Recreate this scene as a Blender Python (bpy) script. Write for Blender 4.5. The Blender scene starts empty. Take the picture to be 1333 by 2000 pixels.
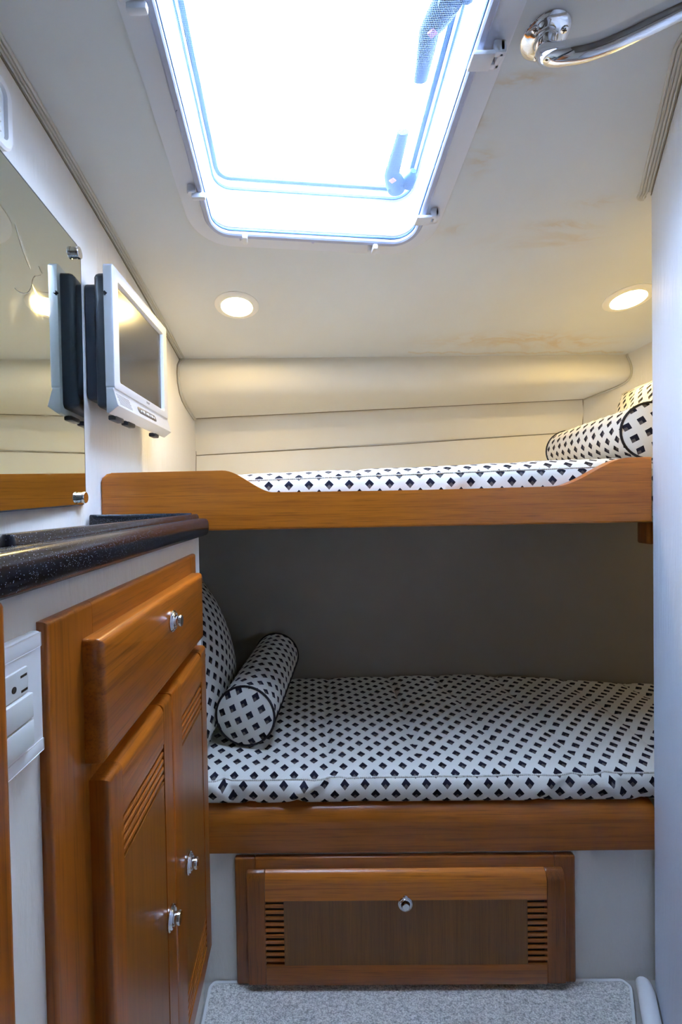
import bpy, bmesh, math, random
from mathutils import Vector, Matrix, noise, Euler

C = bpy.context.scene.collection
random.seed(4)
PI = math.pi

# ------------------------------------------------------------------ camera, world, exposure
cam = bpy.data.cameras.new('camera')
cam_o = bpy.data.objects.new('camera', cam)
C.objects.link(cam_o)
cam.sensor_fit = 'AUTO'
cam.sensor_width = 36.0
cam.lens = 889.0 / 2000 * 36
cam.shift_x = (666.5 - 594) / 2000
cam.shift_y = -(1000 - 996) / 2000
cam.clip_start = 0.02
YAW, PITCH, ROLL = .012, -.0173, .018
R3 = Matrix.Rotation(YAW, 3, 'Z') @ Matrix.Rotation(PITCH, 3, 'X') @ Matrix.Rotation(ROLL, 3, 'Y')
rt, fw, up = R3.col[0], R3.col[1], R3.col[2]
M = Matrix((rt, up, -fw)).transposed().to_4x4()
M.translation = (0, 0, 1.285)
cam_o.matrix_world = M
bpy.context.scene.camera = cam_o

world = bpy.data.worlds.new('sky')
bpy.context.scene.world = world
world.use_nodes = True
bg = world.node_tree.nodes['Background']
bg.inputs[0].default_value = (0.57, 0.715, 1.0, 1)
bg.inputs[1].default_value = 18.0
LAMP = 80.0          # ceiling lamp lens strength

vs = bpy.context.scene.view_settings
bpy.context.scene.display_settings.display_device = 'sRGB'
vs.view_transform = 'Standard'
vs.look = 'None'
vs.exposure = 1.24
vs.gamma = 1.0
vs.use_curve_mapping = False
cy = bpy.context.scene.cycles
cy.max_bounces = 14
cy.diffuse_bounces = 8
cy.glossy_bounces = 6
cy.transparent_max_bounces = 12
cy.sample_clamp_indirect = 8.0
cy.use_denoising = True

# ------------------------------------------------------------------ materials
def mat(name, col, rough=.5, metal=0.0, coat=0.0, spec=.5):
    m = bpy.data.materials.new(name)
    m.use_nodes = True
    b = m.node_tree.nodes['Principled BSDF']
    b.inputs['Base Color'].default_value = (*col, 1)
    b.inputs['Roughness'].default_value = rough
    b.inputs['Metallic'].default_value = metal
    b.inputs['Coat Weight'].default_value = coat
    b.inputs['Coat Roughness'].default_value = .12
    b.inputs['Specular IOR Level'].default_value = spec
    return m

class NT:
    def __init__(s, m):
        s.t = m.node_tree; s.b = s.t.nodes['Principled BSDF']
    def n(s, typ, **kw):
        nd = s.t.nodes.new(typ)
        for k, v in kw.items(): setattr(nd, k, v)
        return nd
    def l(s, a, b): s.t.links.new(a, b)
    def m(s, op, a, b=None, c=None):
        nd = s.n('ShaderNodeMath', operation=op)
        for i, v in enumerate((a, b, c)):
            if v is None: continue
            if isinstance(v, (int, float)): nd.inputs[i].default_value = v
            else: s.l(v, nd.inputs[i])
        return nd.outputs[0]
    def mix(s, f, a, b):
        nd = s.n('ShaderNodeMix', data_type='RGBA')
        if isinstance(f, (int, float)): nd.inputs[0].default_value = f
        else: s.l(f, nd.inputs[0])
        for i, v in ((6, a), (7, b)):
            if isinstance(v, tuple): nd.inputs[i].default_value = (*v, 1)
            else: s.l(v, nd.inputs[i])
        return nd.outputs[2]
    def coord(s, kind='Object', scale=(1, 1, 1), rot=(0, 0, 0)):
        tc = s.n('ShaderNodeTexCoord'); mp = s.n('ShaderNodeMapping')
        mp.inputs['Scale'].default_value = scale; mp.inputs['Rotation'].default_value = rot
        s.l(tc.outputs[kind], mp.inputs[0]); return mp.outputs[0]
    def noise(s, vec, scale, detail=3, rough=.5, dist=0.0):
        nd = s.n('ShaderNodeTexNoise')
        nd.inputs['Scale'].default_value = scale; nd.inputs['Detail'].default_value = detail
        nd.inputs['Roughness'].default_value = rough; nd.inputs['Distortion'].default_value = dist
        s.l(vec, nd.inputs['Vector']); return nd.outputs[0]
    def ramp(s, f, stops):
        nd = s.n('ShaderNodeValToRGB')
        e = nd.color_ramp.elements
        while len(e) < len(stops): e.new(.5)
        for i, (p, c) in enumerate(stops):
            e[i].position = p; e[i].color = (*c, 1) if isinstance(c, tuple) else (c, c, c, 1)
        s.l(f, nd.inputs[0]); return nd.outputs[0]
    def bump(s, h, strength, dist=.001):
        nd = s.n('ShaderNodeBump')
        nd.inputs['Strength'].default_value = strength; nd.inputs['Distance'].default_value = dist
        s.l(h, nd.inputs['Height']); s.l(nd.outputs[0], s.b.inputs['Normal'])

def wood(name, axis, light=(.44, .122, .010), dark=(.17, .042, .004), fine=1.0, coat=.10):
    m = mat(name, light, .30, coat=coat, spec=.38)
    t = NT(m)
    def sc(across, along):
        q = [across * fine] * 3; q['XYZ'.index(axis)] = along
        return t.coord('Object', tuple(q))
    a = t.noise(sc(13, .9), 1.0, 5, .62, 1.1)          # broad figure
    g = t.noise(sc(85, 1.6), 1.0, 4, .65, .5)           # growth lines
    p = t.noise(sc(330, 9), 1.0, 2, .6)                 # pores
    mid = tuple(.6 * l + .4 * d for l, d in zip(light, dark))
    col = t.ramp(a, [(.30, mid), (.48, tuple(.82 * l + .18 * d for l, d in zip(light, dark))), (.60, light), (.78, tuple(1.15 * l for l in light))])
    lines = t.ramp(g, [(.28, .25), (.42, .82), (.54, 1.0)])
    col = t.mix(lines, dark, col)
    mx = t.n('ShaderNodeMix', data_type='RGBA', blend_type='MULTIPLY')
    mx.inputs[0].default_value = .55
    t.l(col, mx.inputs[6]); t.l(t.ramp(p, [(.33, .45), (.48, 1.0)]), mx.inputs[7])
    t.l(mx.outputs[2], t.b.inputs['Base Color'])
    t.bump(p, .08, .0004)
    return m

W_X = wood('teak_lit_across', 'X', (.58, .178, .016), (.26, .066, .006))  # lit copy of the teak, hatch light brightened into its colour
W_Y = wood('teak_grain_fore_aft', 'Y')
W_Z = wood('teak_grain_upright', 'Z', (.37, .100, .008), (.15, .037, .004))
W_DX = wood('teak_shaded_across', 'X', (.37, .105, .009), (.16, .042, .004))  # shaded copy of the teak, low-level shade put into its colour
W_DZ = wood('teak_shaded_upright', 'Z', (.26, .073, .007), (.12, .032, .004))  # upright shaded teak, darkened to stand for shade below
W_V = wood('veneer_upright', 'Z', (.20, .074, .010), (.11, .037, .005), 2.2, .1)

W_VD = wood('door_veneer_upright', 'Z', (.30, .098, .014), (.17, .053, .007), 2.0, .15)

def vinyl(name, col, stain=False, fibre=None, rough=.6):
    m = mat(name, col, rough, spec=.3)
    t = NT(m)
    v = t.coord('Object')
    big = t.noise(v, 2.2, 4, .55)
    c2 = tuple(x * .93 for x in col)
    base = t.mix(t.ramp(big, [(.35, 0.0), (.7, 1.0)]), c2, col)
    if stain:                                   # brown water marks left by a leak round the hatch and right berth
        tc = t.n('ShaderNodeTexCoord')
        sep = t.n('ShaderNodeSeparateXYZ'); t.l(tc.outputs['Object'], sep.inputs[0])
        x, y = sep.outputs[0], sep.outputs[1]
        n1 = t.noise(t.coord('Object', (2.2, 6.5, 1.0)), 1.6, 5, .62, .9)
        streak = t.ramp(n1, [(.40, .12), (.50, .75), (.54, 1.0), (.58, .35), (.70, .05)])
        tot = None
        for sx, sy, rx, ry, k in ((.456, .90, .05, .012, .9), (.40, .91, .04, .012, .6), (.375, .99, .02, .03, .5), (.415, 1.08, .03, .04, .6), (.41, 1.29, .05, .02, .5),
                                  (.69, 1.34, .14, .03, .75), (.72, 1.285, .10, .02, .6), (.77, 1.21, .06, .02, .4), (.86, 1.17, .02, .03, .5), (.84, 1.87, .30, .05, .8), (1.05, 1.90, .20, .05, .8)):
            gx = t.m('POWER', t.m('DIVIDE', t.m('SUBTRACT', x, sx), rx), 2.0)
            gy = t.m('POWER', t.m('DIVIDE', t.m('SUBTRACT', y, sy), ry), 2.0)
            g = t.m('MULTIPLY', t.m('EXPONENT', t.m('MULTIPLY', t.m('ADD', gx, gy), -1.0)), k)
            tot = g if tot is None else t.m('MAXIMUM', tot, g)
        f = t.m('MULTIPLY', tot, streak)
        wig = t.noise(t.coord('Object', (9, .6, 1)), 1.0, 4, .6)          # tide line near the padded roll
        yl = t.m('ADD', t.m('MULTIPLY_ADD', x, .03, 1.895), t.m('MULTIPLY', wig, .085))
        ln = t.m('EXPONENT', t.m('MULTIPLY', t.m('POWER', t.m('DIVIDE', t.m('SUBTRACT', y, yl), .0055), 2.0), -1.0))
        xr = t.m('MULTIPLY', t.m('GREATER_THAN', x, .43), t.m('LESS_THAN', x, 1.36))
        f = t.m('MAXIMUM', f, t.m('MULTIPLY', t.m('MULTIPLY', ln, xr), .55))
        base = t.mix(t.m('MULTIPLY', f, .75), base, (.58, .40, .16))
    t.l(base, t.b.inputs['Base Color'])
    if fibre:
        fv = t.coord('Object', fibre[0], fibre[1])
        t.bump(t.noise(fv, 1.0, 4, .6), .6, .004)
    else:
        t.bump(t.noise(v, 420, 2, .5), .10, .0008)
    return m

V_CEIL = vinyl('white_ceiling_vinyl', (.66, .675, .665), stain=True)
V_PAD = vinyl('cream_padded_vinyl', (.76, .735, .66), stain=False)
V_WALL = vinyl('cream_wall_liner', (.77, .755, .72), fibre=((60, 60, 9), (0, 0, 0)))
V_PART = vinyl('pale_partition_liner', (.67, .72, .82), fibre=((50, 50, 10), (.0, .12, 0)))
V_PANEL = vinyl('white_panel_liner', (.80, .765, .70), fibre=((40, 40, 10), (.5, 0, 0)))
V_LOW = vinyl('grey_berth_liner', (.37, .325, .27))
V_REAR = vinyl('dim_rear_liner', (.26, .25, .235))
WHITE = mat('white_moulded_plastic', (.80, .80, .80), .35)
OFFW = mat('off_white_plastic', (.70, .71, .68), .35)
HATCHW = mat('white_hatch_trim', (.66, .67, .70), .4)
FRAMEG = mat('white_screen_frame_blue_tinge', (.40, .43, .55), .4)  # white frame, blue tinge of the daylight put into its colour
GASKET = mat('rubber_gasket_blue_flare', (.03, .10, .24), .6)  # grey rubber, blue flare round the hatch painted into its colour
HANDLE = mat('black_handle_plastic_blue_glare', (.02, .075, .17), .5)  # black plastic, blue veil of sky glare mixed into its colour
PINK = mat('pink_handle_mark', (.55, .22, .50), .5)
CHROME = mat('chrome', (.86, .87, .88), .07, 1.0)
DARK = mat('recess_shade_black', (.012, .008, .006), .8)  # black that stands in for shade inside the joinery
BLACKP = mat('black_tv_plastic', (.014, .020, .034), .45)
SILVER = mat('silver_tv_plastic', (.60, .61, .64), .32, .35)
SCREEN = mat('dark_lcd_glass', (.028, .027, .025), .22, spec=.6)
GREYTX = mat('grey_print', (.22, .22, .24), .5)
BLACKTX = mat('dark_print', (.04, .05, .10), .5)
KEYS = mat('white_key_print', (.75, .77, .78), .5)
PADGREY = mat('grey_key_panel', (.075, .07, .075), .4)
NAVY = mat('navy_piping', (.006, .007, .016), .75)
SEAM = mat('brown_seam_shadow_cord', (.20, .17, .12), .8)
WELT = mat('grey_cream_welt', (.52, .51, .46), .65)
SOCKG = mat('dark_socket_hole', (.03, .025, .02), .7)

def granite():
    m = mat('black_speckled_stone', (.010, .012, .017), .22, coat=.0)
    t = NT(m); v = t.coord('Object')
    vo = t.n('ShaderNodeTexVoronoi'); vo.inputs['Scale'].default_value = 520
    t.l(v, vo.inputs['Vector'])
    d = t.ramp(vo.outputs['Distance'], [(.16, 1.0), (.28, 0.0)])
    sel = t.ramp(vo.outputs['Color'], [(.45, 0.0), (.6, 1.0)])
    c = t.mix(t.m('MULTIPLY', d, sel), (.010, .012, .017), (.26, .31, .38))
    t.l(c, t.b.inputs['Base Color'])
    return m
STONE = granite()

def carpet_mat():
    m = mat('grey_loop_pile_carpet', (.5, .5, .47), .95, spec=.1)
    t = NT(m); v = t.coord('Object', (1, 1.5, 1))
    vo = t.n('ShaderNodeTexVoronoi'); vo.inputs['Scale'].default_value = 235
    vo.inputs['Randomness'].default_value = .9
    t.l(v, vo.inputs['Vector'])
    n = t.noise(v, 85, 3, .6)
    c = t.ramp(n, [(.34, (.58, .57, .53)), (.5, (.80, .78, .72)), (.68, (.90, .88, .82))])
    dk = t.ramp(vo.outputs['Distance'], [(.30, 1.0), (.85, .5)])
    mx = t.n('ShaderNodeMix', data_type='RGBA', blend_type='MULTIPLY'); mx.inputs[0].default_value = 1
    t.l(c, mx.inputs[6]); t.l(dk, mx.inputs[7]); t.l(mx.outputs[2], t.b.inputs['Base Color'])
    t.bump(t.m('SUBTRACT', 1.0, vo.outputs['Distance']), .8, .004)
    return m
CARPET = carpet_mat()
BIND = mat('pale_carpet_binding', (.68, .68, .66), .9, spec=.1)

def fabric():
    m = mat('cream_weave_with_navy_diamonds', (.7, .66, .58), .9, spec=.1)
    t = NT(m)
    tc = t.n('ShaderNodeTexCoord'); sep = t.n('ShaderNodeSeparateXYZ')
    t.l(tc.outputs['UV'], sep.inputs[0])
    U, V = sep.outputs[0], sep.outputs[1]
    P_, Q_ = .054, .052
    hit = grey = None
    for off in (0.0, .5):
        u = t.m('MULTIPLY', t.m('SUBTRACT', t.m('FRACT', t.m('ADD', t.m('DIVIDE', U, P_), off)), .5), P_)
        v = t.m('MULTIPLY', t.m('SUBTRACT', t.m('FRACT', t.m('ADD', t.m('DIVIDE', V, Q_), off)), .5), Q_)
        au, av = t.m('ABSOLUTE', u), t.m('ABSOLUTE', v)
        d = t.m('ADD', t.m('DIVIDE', au, .0122), t.m('DIVIDE', av, .0138))
        h = t.m('LESS_THAN', d, 1.0)
        g = t.m('MULTIPLY', h, t.m('LESS_THAN', v, t.m('MULTIPLY', au, -1.0)))
        hit = h if hit is None else t.m('MAXIMUM', hit, h)
        grey = g if grey is None else t.m('MAXIMUM', grey, g)
    wv = t.m('SINE', t.m('MULTIPLY', t.m('ADD', U, V), 2400.0))
    wv2 = t.m('SINE', t.m('MULTIPLY', t.m('SUBTRACT', U, V), 1500.0))
    w = t.m('MULTIPLY_ADD', t.m('MULTIPLY', wv, wv2), .5, .5)
    cream = t.mix(w, (.70, .67, .60), (.87, .84, .77))
    navy = t.mix(w, (.010, .011, .022), (.018, .019, .034))
    gr = t.mix(w, (.075, .067, .062), (.14, .127, .118))
    c = t.mix(hit, cream, navy); c = t.mix(grey, c, gr)
    t.l(c, t.b.inputs['Base Color'])
    t.bump(w, .35, .0008)
    return m
FAB = fabric()

def cord_mat():
    m = mat('cream_twisted_cord', (.68, .65, .58), .9, spec=.1)
    t = NT(m); v = t.coord('Object', (1, 1, 1))
    w = t.n('ShaderNodeTexWave'); w.inputs['Scale'].default_value = 60; t.l(v, w.inputs['Vector'])
    t.bump(w.outputs[1], .6, .002); return m
CORD = cord_mat()

def mirror_mat():
    m = mat('aged_mirror', (.74, .77, .68), .015, 1.0)
    t = NT(m); v = t.coord('Object', (1, 3, 1))
    n = t.noise(v, 5, 5, .65)
    t.l(t.ramp(n, [(.45, .012), (.75, .10)]), t.b.inputs['Roughness'])
    return m
MIRROR = mirror_mat()

def lens_mat(name, col, k):
    m = bpy.data.materials.new(name); m.use_nodes = True
    nt = m.node_tree; nt.nodes.clear()
    e = nt.nodes.new('ShaderNodeEmission'); o = nt.nodes.new('ShaderNodeOutputMaterial')
    e.inputs[0].default_value = (*col, 1); e.inputs[1].default_value = k
    nt.links.new(e.outputs[0], o.inputs[0]); return m
LENS = lens_mat('lit_lamp_lens', (1.0, .745, .30), LAMP)

def acrylic():
    m = bpy.data.materials.new('clear_acrylic_lid'); m.use_nodes = True
    nt = m.node_tree; nt.nodes.clear()
    a = nt.nodes.new('ShaderNodeBsdfTransparent'); a.inputs[0].default_value = (.96, .98, 1, 1)
    g = nt.nodes.new('ShaderNodeBsdfGlossy'); g.inputs['Roughness'].default_value = .05
    x = nt.nodes.new('ShaderNodeMixShader'); x.inputs[0].default_value = .05
    o = nt.nodes.new('ShaderNodeOutputMaterial')
    nt.links.new(a.outputs[0], x.inputs[1]); nt.links.new(g.outputs[0], x.inputs[2]); nt.links.new(x.outputs[0], o.inputs[0])
    return m
ACRYL = acrylic()

def netting():
    m = bpy.data.materials.new('fly_screen_netting'); m.use_nodes = True
    nt = m.node_tree; nt.nodes.clear()
    N = nt.nodes.new; L = nt.links.new
    tc = N('ShaderNodeTexCoord'); sp = N('ShaderNodeSeparateXYZ'); L(tc.outputs['Object'], sp.inputs[0])
    outs = []
    for i in (0, 1):
        d = N('ShaderNodeMath'); d.operation = 'DIVIDE'; L(sp.outputs[i], d.inputs[0]); d.inputs[1].default_value = .0030
        f = N('ShaderNodeMath'); f.operation = 'FRACT'; L(d.outputs[0], f.inputs[0])
        g = N('ShaderNodeMath'); g.operation = 'LESS_THAN'; L(f.outputs[0], g.inputs[0]); g.inputs[1].default_value = .075
        outs.append(g.outputs[0])
    mxm = N('ShaderNodeMath'); mxm.operation = 'MAXIMUM'; L(outs[0], mxm.inputs[0]); L(outs[1], mxm.inputs[1])
    tr = N('ShaderNodeBsdfTransparent'); tl = N('ShaderNodeBsdfTranslucent'); tl.inputs[0].default_value = (.16, .20, .26, 1)
    x = N('ShaderNodeMixShader'); o = N('ShaderNodeOutputMaterial')
    L(mxm.outputs[0], x.inputs[0]); L(tr.outputs[0], x.inputs[1]); L(tl.outputs[0], x.inputs[2]); L(x.outputs[0], o.inputs[0])
    return m
NET = netting()

# ------------------------------------------------------------------ geometry helpers
def link(name, bm, m, base=(0, 0, 0), parent=None, smooth=False):
    me = bpy.data.meshes.new(name)
    bmesh.ops.recalc_face_normals(bm, faces=bm.faces)
    if any(base): bmesh.ops.translate(bm, verts=bm.verts, vec=-Vector(base))
    bm.to_mesh(me); bm.free()
    if smooth:
        for p in me.polygons: p.use_smooth = True
        if smooth != 'all':
            me.set_sharp_from_angle(angle=math.radians(38))
    for mm in (m if isinstance(m, (list, tuple)) else [m]): me.materials.append(mm)
    o = bpy.data.objects.new(name, me)
    C.objects.link(o)
    if parent is not None: o.parent = parent
    return o

class T:
    """one top-level thing: an Empty at its base; part() adds a mesh modelled in world coordinates"""
    def __init__(s, name, label, cat, base, group=None, kind=None):
        o = bpy.data.objects.new(name, None); C.objects.link(o)
        o.empty_display_size = .05; o.location = base
        o['label'] = label; o['category'] = cat
        if group: o['group'] = group
        if kind: o['kind'] = kind
        s.o = o; s.base = Vector(base); s.xf = None
    def part(s, name, bm, m, parent=None, smooth=True, label=None, kind=None):
        if s.xf is not None: bmesh.ops.transform(bm, matrix=s.xf, verts=bm.verts)
        p = link(name, bm, m, s.base, parent if parent is not None else s.o, smooth)
        if label: p['label'] = label
        if kind: p['kind'] = kind
        return p

def single(name, bm, m, label, cat, base=(0, 0, 0), kind=None, group=None, smooth=True):
    o = link(name, bm, m, base, None, smooth)
    o.location = base
    o['label'] = label; o['category'] = cat
    if kind: o['kind'] = kind
    if group: o['group'] = group
    return o

def nb(): return bmesh.new()

def box(bm, a, b, bev=0.0, seg=2):
    t = bmesh.new()
    bmesh.ops.create_cube(t, size=1)
    s = [b[i] - a[i] for i in range(3)]
    for v in t.verts:
        v.co = Vector([a[i] + (v.co[i] + .5) * s[i] for i in range(3)])
    if bev: bmesh.ops.bevel(t, geom=list(t.edges), offset=bev, segments=seg, affect='EDGES', profile=.5)
    merge(bm, t)
    return bm

def merge(bm, t, mtx=None):
    if mtx is not None: bmesh.ops.transform(t, matrix=mtx, verts=t.verts)
    me = bpy.data.meshes.new('tmp'); t.to_mesh(me); t.free()
    bm.from_mesh(me); bpy.data.meshes.remove(me)

def bx(a, b, bev=0.0, seg=2): return box(nb(), a, b, bev, seg)

def tube(bm, pts, r, n=10, closed=False, cap=True):
    pts = [Vector(p) for p in pts]
    rings = []; N = len(pts); prev = None
    for i, p in enumerate(pts):
        if closed: d = pts[(i + 1) % N] - pts[i - 1]
        else: d = pts[min(i + 1, N - 1)] - pts[max(i - 1, 0)]
        d.normalize()
        if prev is None:
            a = Vector((0, 0, 1)) if abs(d.z) < .9 else Vector((1, 0, 0))
            x = d.cross(a).normalized()
        else:
            x = (prev - d * prev.dot(d)).normalized()
        prev = x; y = d.cross(x)
        rr = r[i] if isinstance(r, (list, tuple)) else r
        rings.append([bm.verts.new(p + (x * math.cos(2 * PI * k / n) + y * math.sin(2 * PI * k / n)) * rr) for k in range(n)])
    for i in range(N if closed else N - 1):
        A, B = rings[i], rings[(i + 1) % N]
        for k in range(n):
            bm.faces.new((A[k], A[(k + 1) % n], B[(k + 1) % n], B[k]))
    if cap and not closed:
        bm.faces.new(rings[0][::-1]); bm.faces.new(rings[-1])
    return bm

def lathe(bm, prof, centre, axis, n=28, ref=None):
    """prof: (radius, along-axis) pairs"""
    axis = Vector(axis).normalized(); c = Vector(centre)
    a = Vector(ref) if ref else (Vector((0, 0, 1)) if abs(axis.z) < .9 else Vector((1, 0, 0)))
    x = axis.cross(a).normalized(); y = axis.cross(x)
    rings = []
    for r, h in prof:
        if r < 1e-6: rings.append([bm.verts.new(c + axis * h)])
        else: rings.append([bm.verts.new(c + axis * h + (x * math.cos(2 * PI * k / n) + y * math.sin(2 * PI * k / n)) * r) for k in range(n)])
    for A, B in zip(rings, rings[1:]):
        for k in range(n):
            k2 = (k + 1) % n
            if len(A) == 1 and len(B) == 1: continue
            if len(A) == 1: bm.faces.new((A[0], B[k2], B[k]))
            elif len(B) == 1: bm.faces.new((A[k], A[k2], B[0]))
            else: bm.faces.new((A[k], A[k2], B[k2], B[k]))
    return bm

def loops(bm, rings, close_first=False, close_last=False):
    vr = [[bm.verts.new(p) for p in r] for r in rings]
    n = len(vr[0])
    for A, B in zip(vr, vr[1:]):
        for k in range(n): bm.faces.new((A[k], A[(k + 1) % n], B[(k + 1) % n], B[k]))
    if close_first: bm.faces.new(vr[0][::-1])
    if close_last: bm.faces.new(vr[-1])
    return bm

def rpoly(corners, r, off=0.0, seg=7):
    """convex polygon (counter-clockwise) shrunk by off with rounded corners; returns 2-D points"""
    cs = [Vector(c) for c in corners]; n = len(cs)
    lines = []
    for i in range(n):
        d = (cs[(i + 1) % n] - cs[i]).normalized(); nrm = Vector((-d.y, d.x))
        lines.append((cs[i] + nrm * off, d))
    pts = []
    for i in range(n):
        p, d = lines[i - 1]; q, e = lines[i]
        den = d.x * e.y - d.y * e.x
        w = q - p
        s = (w.x * e.y - w.y * e.x) / den
        X = p + d * s
        ang = d.angle(e); rr = max(r - off, .002) if r > 0 else 0
        if rr <= 0: pts.append(X); continue
        tl = rr * math.tan(ang / 2)
        A = X - d * tl; cen = A + Vector((-d.y, d.x)) * rr
        a0 = math.atan2(*(A - cen).yx)
        for k in range(seg + 1):
            a = a0 + ang * k / seg
            pts.append(cen + Vector((math.cos(a), math.sin(a))) * rr)
    return pts

def rect(y0, y1, z0, z1): return [(y0, z0), (y1, z0), (y1, z1), (y0, z1)]

def prism(bm, poly, axis, a, b, bev=0.0, seg=2):
    """2-D polygon extruded along axis; poly gives the other two coordinates in order"""
    t = bmesh.new()
    def P(p, h):
        if axis == 'X': return (h, p[0], p[1])
        if axis == 'Y': return (p[0], h, p[1])
        return (p[0], p[1], h)
    lo = [t.verts.new(P(p, a)) for p in poly]; hi = [t.verts.new(P(p, b)) for p in poly]
    n = len(poly)
    f1 = t.faces.new(lo[::-1]); f2 = t.faces.new(hi)
    for k in range(n): t.faces.new((lo[k], lo[(k + 1) % n], hi[(k + 1) % n], hi[k]))
    if bev:
        es = [e for e in t.edges if (f1 in e.link_faces) or (f2 in e.link_faces)]
        bmesh.ops.bevel(t, geom=es, offset=bev, segments=seg, affect='EDGES', profile=.5)
    merge(bm, t); return bm

def slab(bm, y0, y1, z0, z1, xb, xf, r=.004, bev=.002, seg=5):
    """rounded plate lying in a plane x = const, back xb, front xf (front edge eased)"""
    c = rect(y0, y1, z0, z1)
    rings = [[(xb, p.x, p.y) for p in rpoly(c, r, 0, seg)]]
    s = 1 if xf > xb else -1
    for k in range(4):
        a = k / 3 * PI / 2
        rings.append([(xf - s * bev * (1 - math.sin(a)), p.x, p.y) for p in rpoly(c, r, bev * (1 - math.cos(a)), seg)])
    return loops(bm, rings, True, True)

def piece(y0, y1, z0, z1, xb, xf, r, sides):
    """board in a plane x = const whose named outer edges (l r t b) are rounded"""
    bm = bmesh.new()
    bmesh.ops.create_cube(bm, size=1)
    for v in bm.verts:
        v.co = Vector((xb + (v.co.x + .5) * (xf - xb), y0 + (v.co.y + .5) * (y1 - y0), z0 + (v.co.z + .5) * (z1 - z0)))
    es = []
    for e in bm.edges:
        a, b = e.verts[0].co, e.verts[1].co
        if abs(a.x - xf) > 1e-5 or abs(b.x - xf) > 1e-5: continue
        for k, ax_, val in (('l', 1, y0), ('r', 1, y1), ('b', 2, z0), ('t', 2, z1)):
            if k in sides and abs(a[ax_] - val) < 1e-6 and abs(b[ax_] - val) < 1e-6: es.append(e)
    if es: bmesh.ops.bevel(bm, geom=es, offset=r, segments=4, affect='EDGES', profile=.5)
    return bm

def text(name, body, size, m, mtx, parent, base, label=None):
    cu = bpy.data.curves.new(name, 'FONT'); cu.body = body; cu.size = size; cu.extrude = .0002
    cu.align_x = 'CENTER'; cu.align_y = 'CENTER'
    cu.materials.append(m)
    tmp = bpy.data.objects.new('tmp', cu); C.objects.link(tmp); bpy.context.view_layer.update()
    me = bpy.data.meshes.new_from_object(tmp.evaluated_get(bpy.context.evaluated_depsgraph_get()))
    bpy.data.objects.remove(tmp); me.name = name
    o = bpy.data.objects.new(name, me); C.objects.link(o)
    o.parent = parent; mt = mtx.copy(); mt.translation = mt.translation - Vector(base); o.matrix_local = mt
    if label: o['label'] = label
    return o

def frame_mtx(x, y, z, loc):
    m = Matrix((Vector(x), Vector(y), Vector(z))).transposed().to_4x4(); m.translation = loc; return m

def uvgrid(bm, fn, nu, nv, mi=0):
    uvl = bm.loops.layers.uv.verify()
    vs_ = [[None] * (nv + 1) for _ in range(nu + 1)]; uv = {}
    for i in range(nu + 1):
        for j in range(nv + 1):
            p, q = fn(i / nu, j / nv)
            vs_[i][j] = bm.verts.new(p); uv[vs_[i][j]] = q
    for i in range(nu):
        for j in range(nv):
            f = bm.faces.new((vs_[i][j], vs_[i + 1][j], vs_[i + 1][j + 1], vs_[i][j + 1]))
            f.material_index = mi
            for l in f.loops: l[uvl].uv = uv[l.vert]
    return vs_

def ceil_z(y):
    y = max(y, -.2)
    return 2.196 - .0738 * y - .0372 * y * y

XL = -.545            # left wall plane

# ================================================================== SETTING
# floor
single('floor', bx((-.8, -1.2, -.05), (1.8, 2.4, 0)), mat('cabin_sole', (.30, .28, .25), .6),
       'pale cabin sole under the grey carpet', 'floor', kind='structure', smooth=False)

# left wall
single('wall_left', bx((XL - .06, -1.2, 0), (XL, 2.42, 2.3)), V_WALL,
       'cream wall behind the mirror and television', 'wall', kind='structure', smooth=False)

# right partition: runs back parallel to the keel, then angles out to the berth front
pp = [(.885, 1.182), (.71, .85), (.71, -1.2), (.76, -1.2), (.76, .84), (.91, 1.182)]
single('wall_right', prism(nb(), pp, 'Z', 0, 2.3), V_PART,
       'pale bluish angled partition at the right edge', 'wall', kind='structure', smooth=False)
# bulkhead behind the partition closing the berth alcove
single('wall_alcove', bx((.905, 1.160, 0), (1.75, 1.180, 2.3)), V_WALL,
       'berth alcove wall behind the right partition', 'wall', kind='structure', smooth=False)
# hull side right of the berths
hp = [(1.316, 2.195), (1.27, 2.30), (1.38, 2.36), (1.80, 1.20), (1.70, 1.17)]
hp = [(1.316, 2.195), (1.265, 2.31), (1.36, 2.36), (1.85, 1.10), (1.72, 1.10), (1.425, 1.907)]
single('wall_hull', prism(nb(), hp, 'Z', 0, 2.3), V_WALL,
       'cream hull liner at the right end of the upper berth', 'wall', kind='structure', smooth=False)
# rear wall (behind the camera)
single('wall_rear', bx((XL - .06, -1.26, 0), (.8, -1.2, 2.3)), V_REAR, 'dim liner-covered rear wall behind the viewer', 'wall', kind='structure', smooth=False)

# hatch outline on the ceiling (counter-clockwise from above)
HQ = [(-.251, .63), (.331, .63), (.321, 1.336), (-.266, 1.274)]
def hring(off, dz, r=.07):
    return [(p.x, p.y, ceil_z(p.y) + dz) for p in rpoly(HQ, r, off, 10)]

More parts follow.
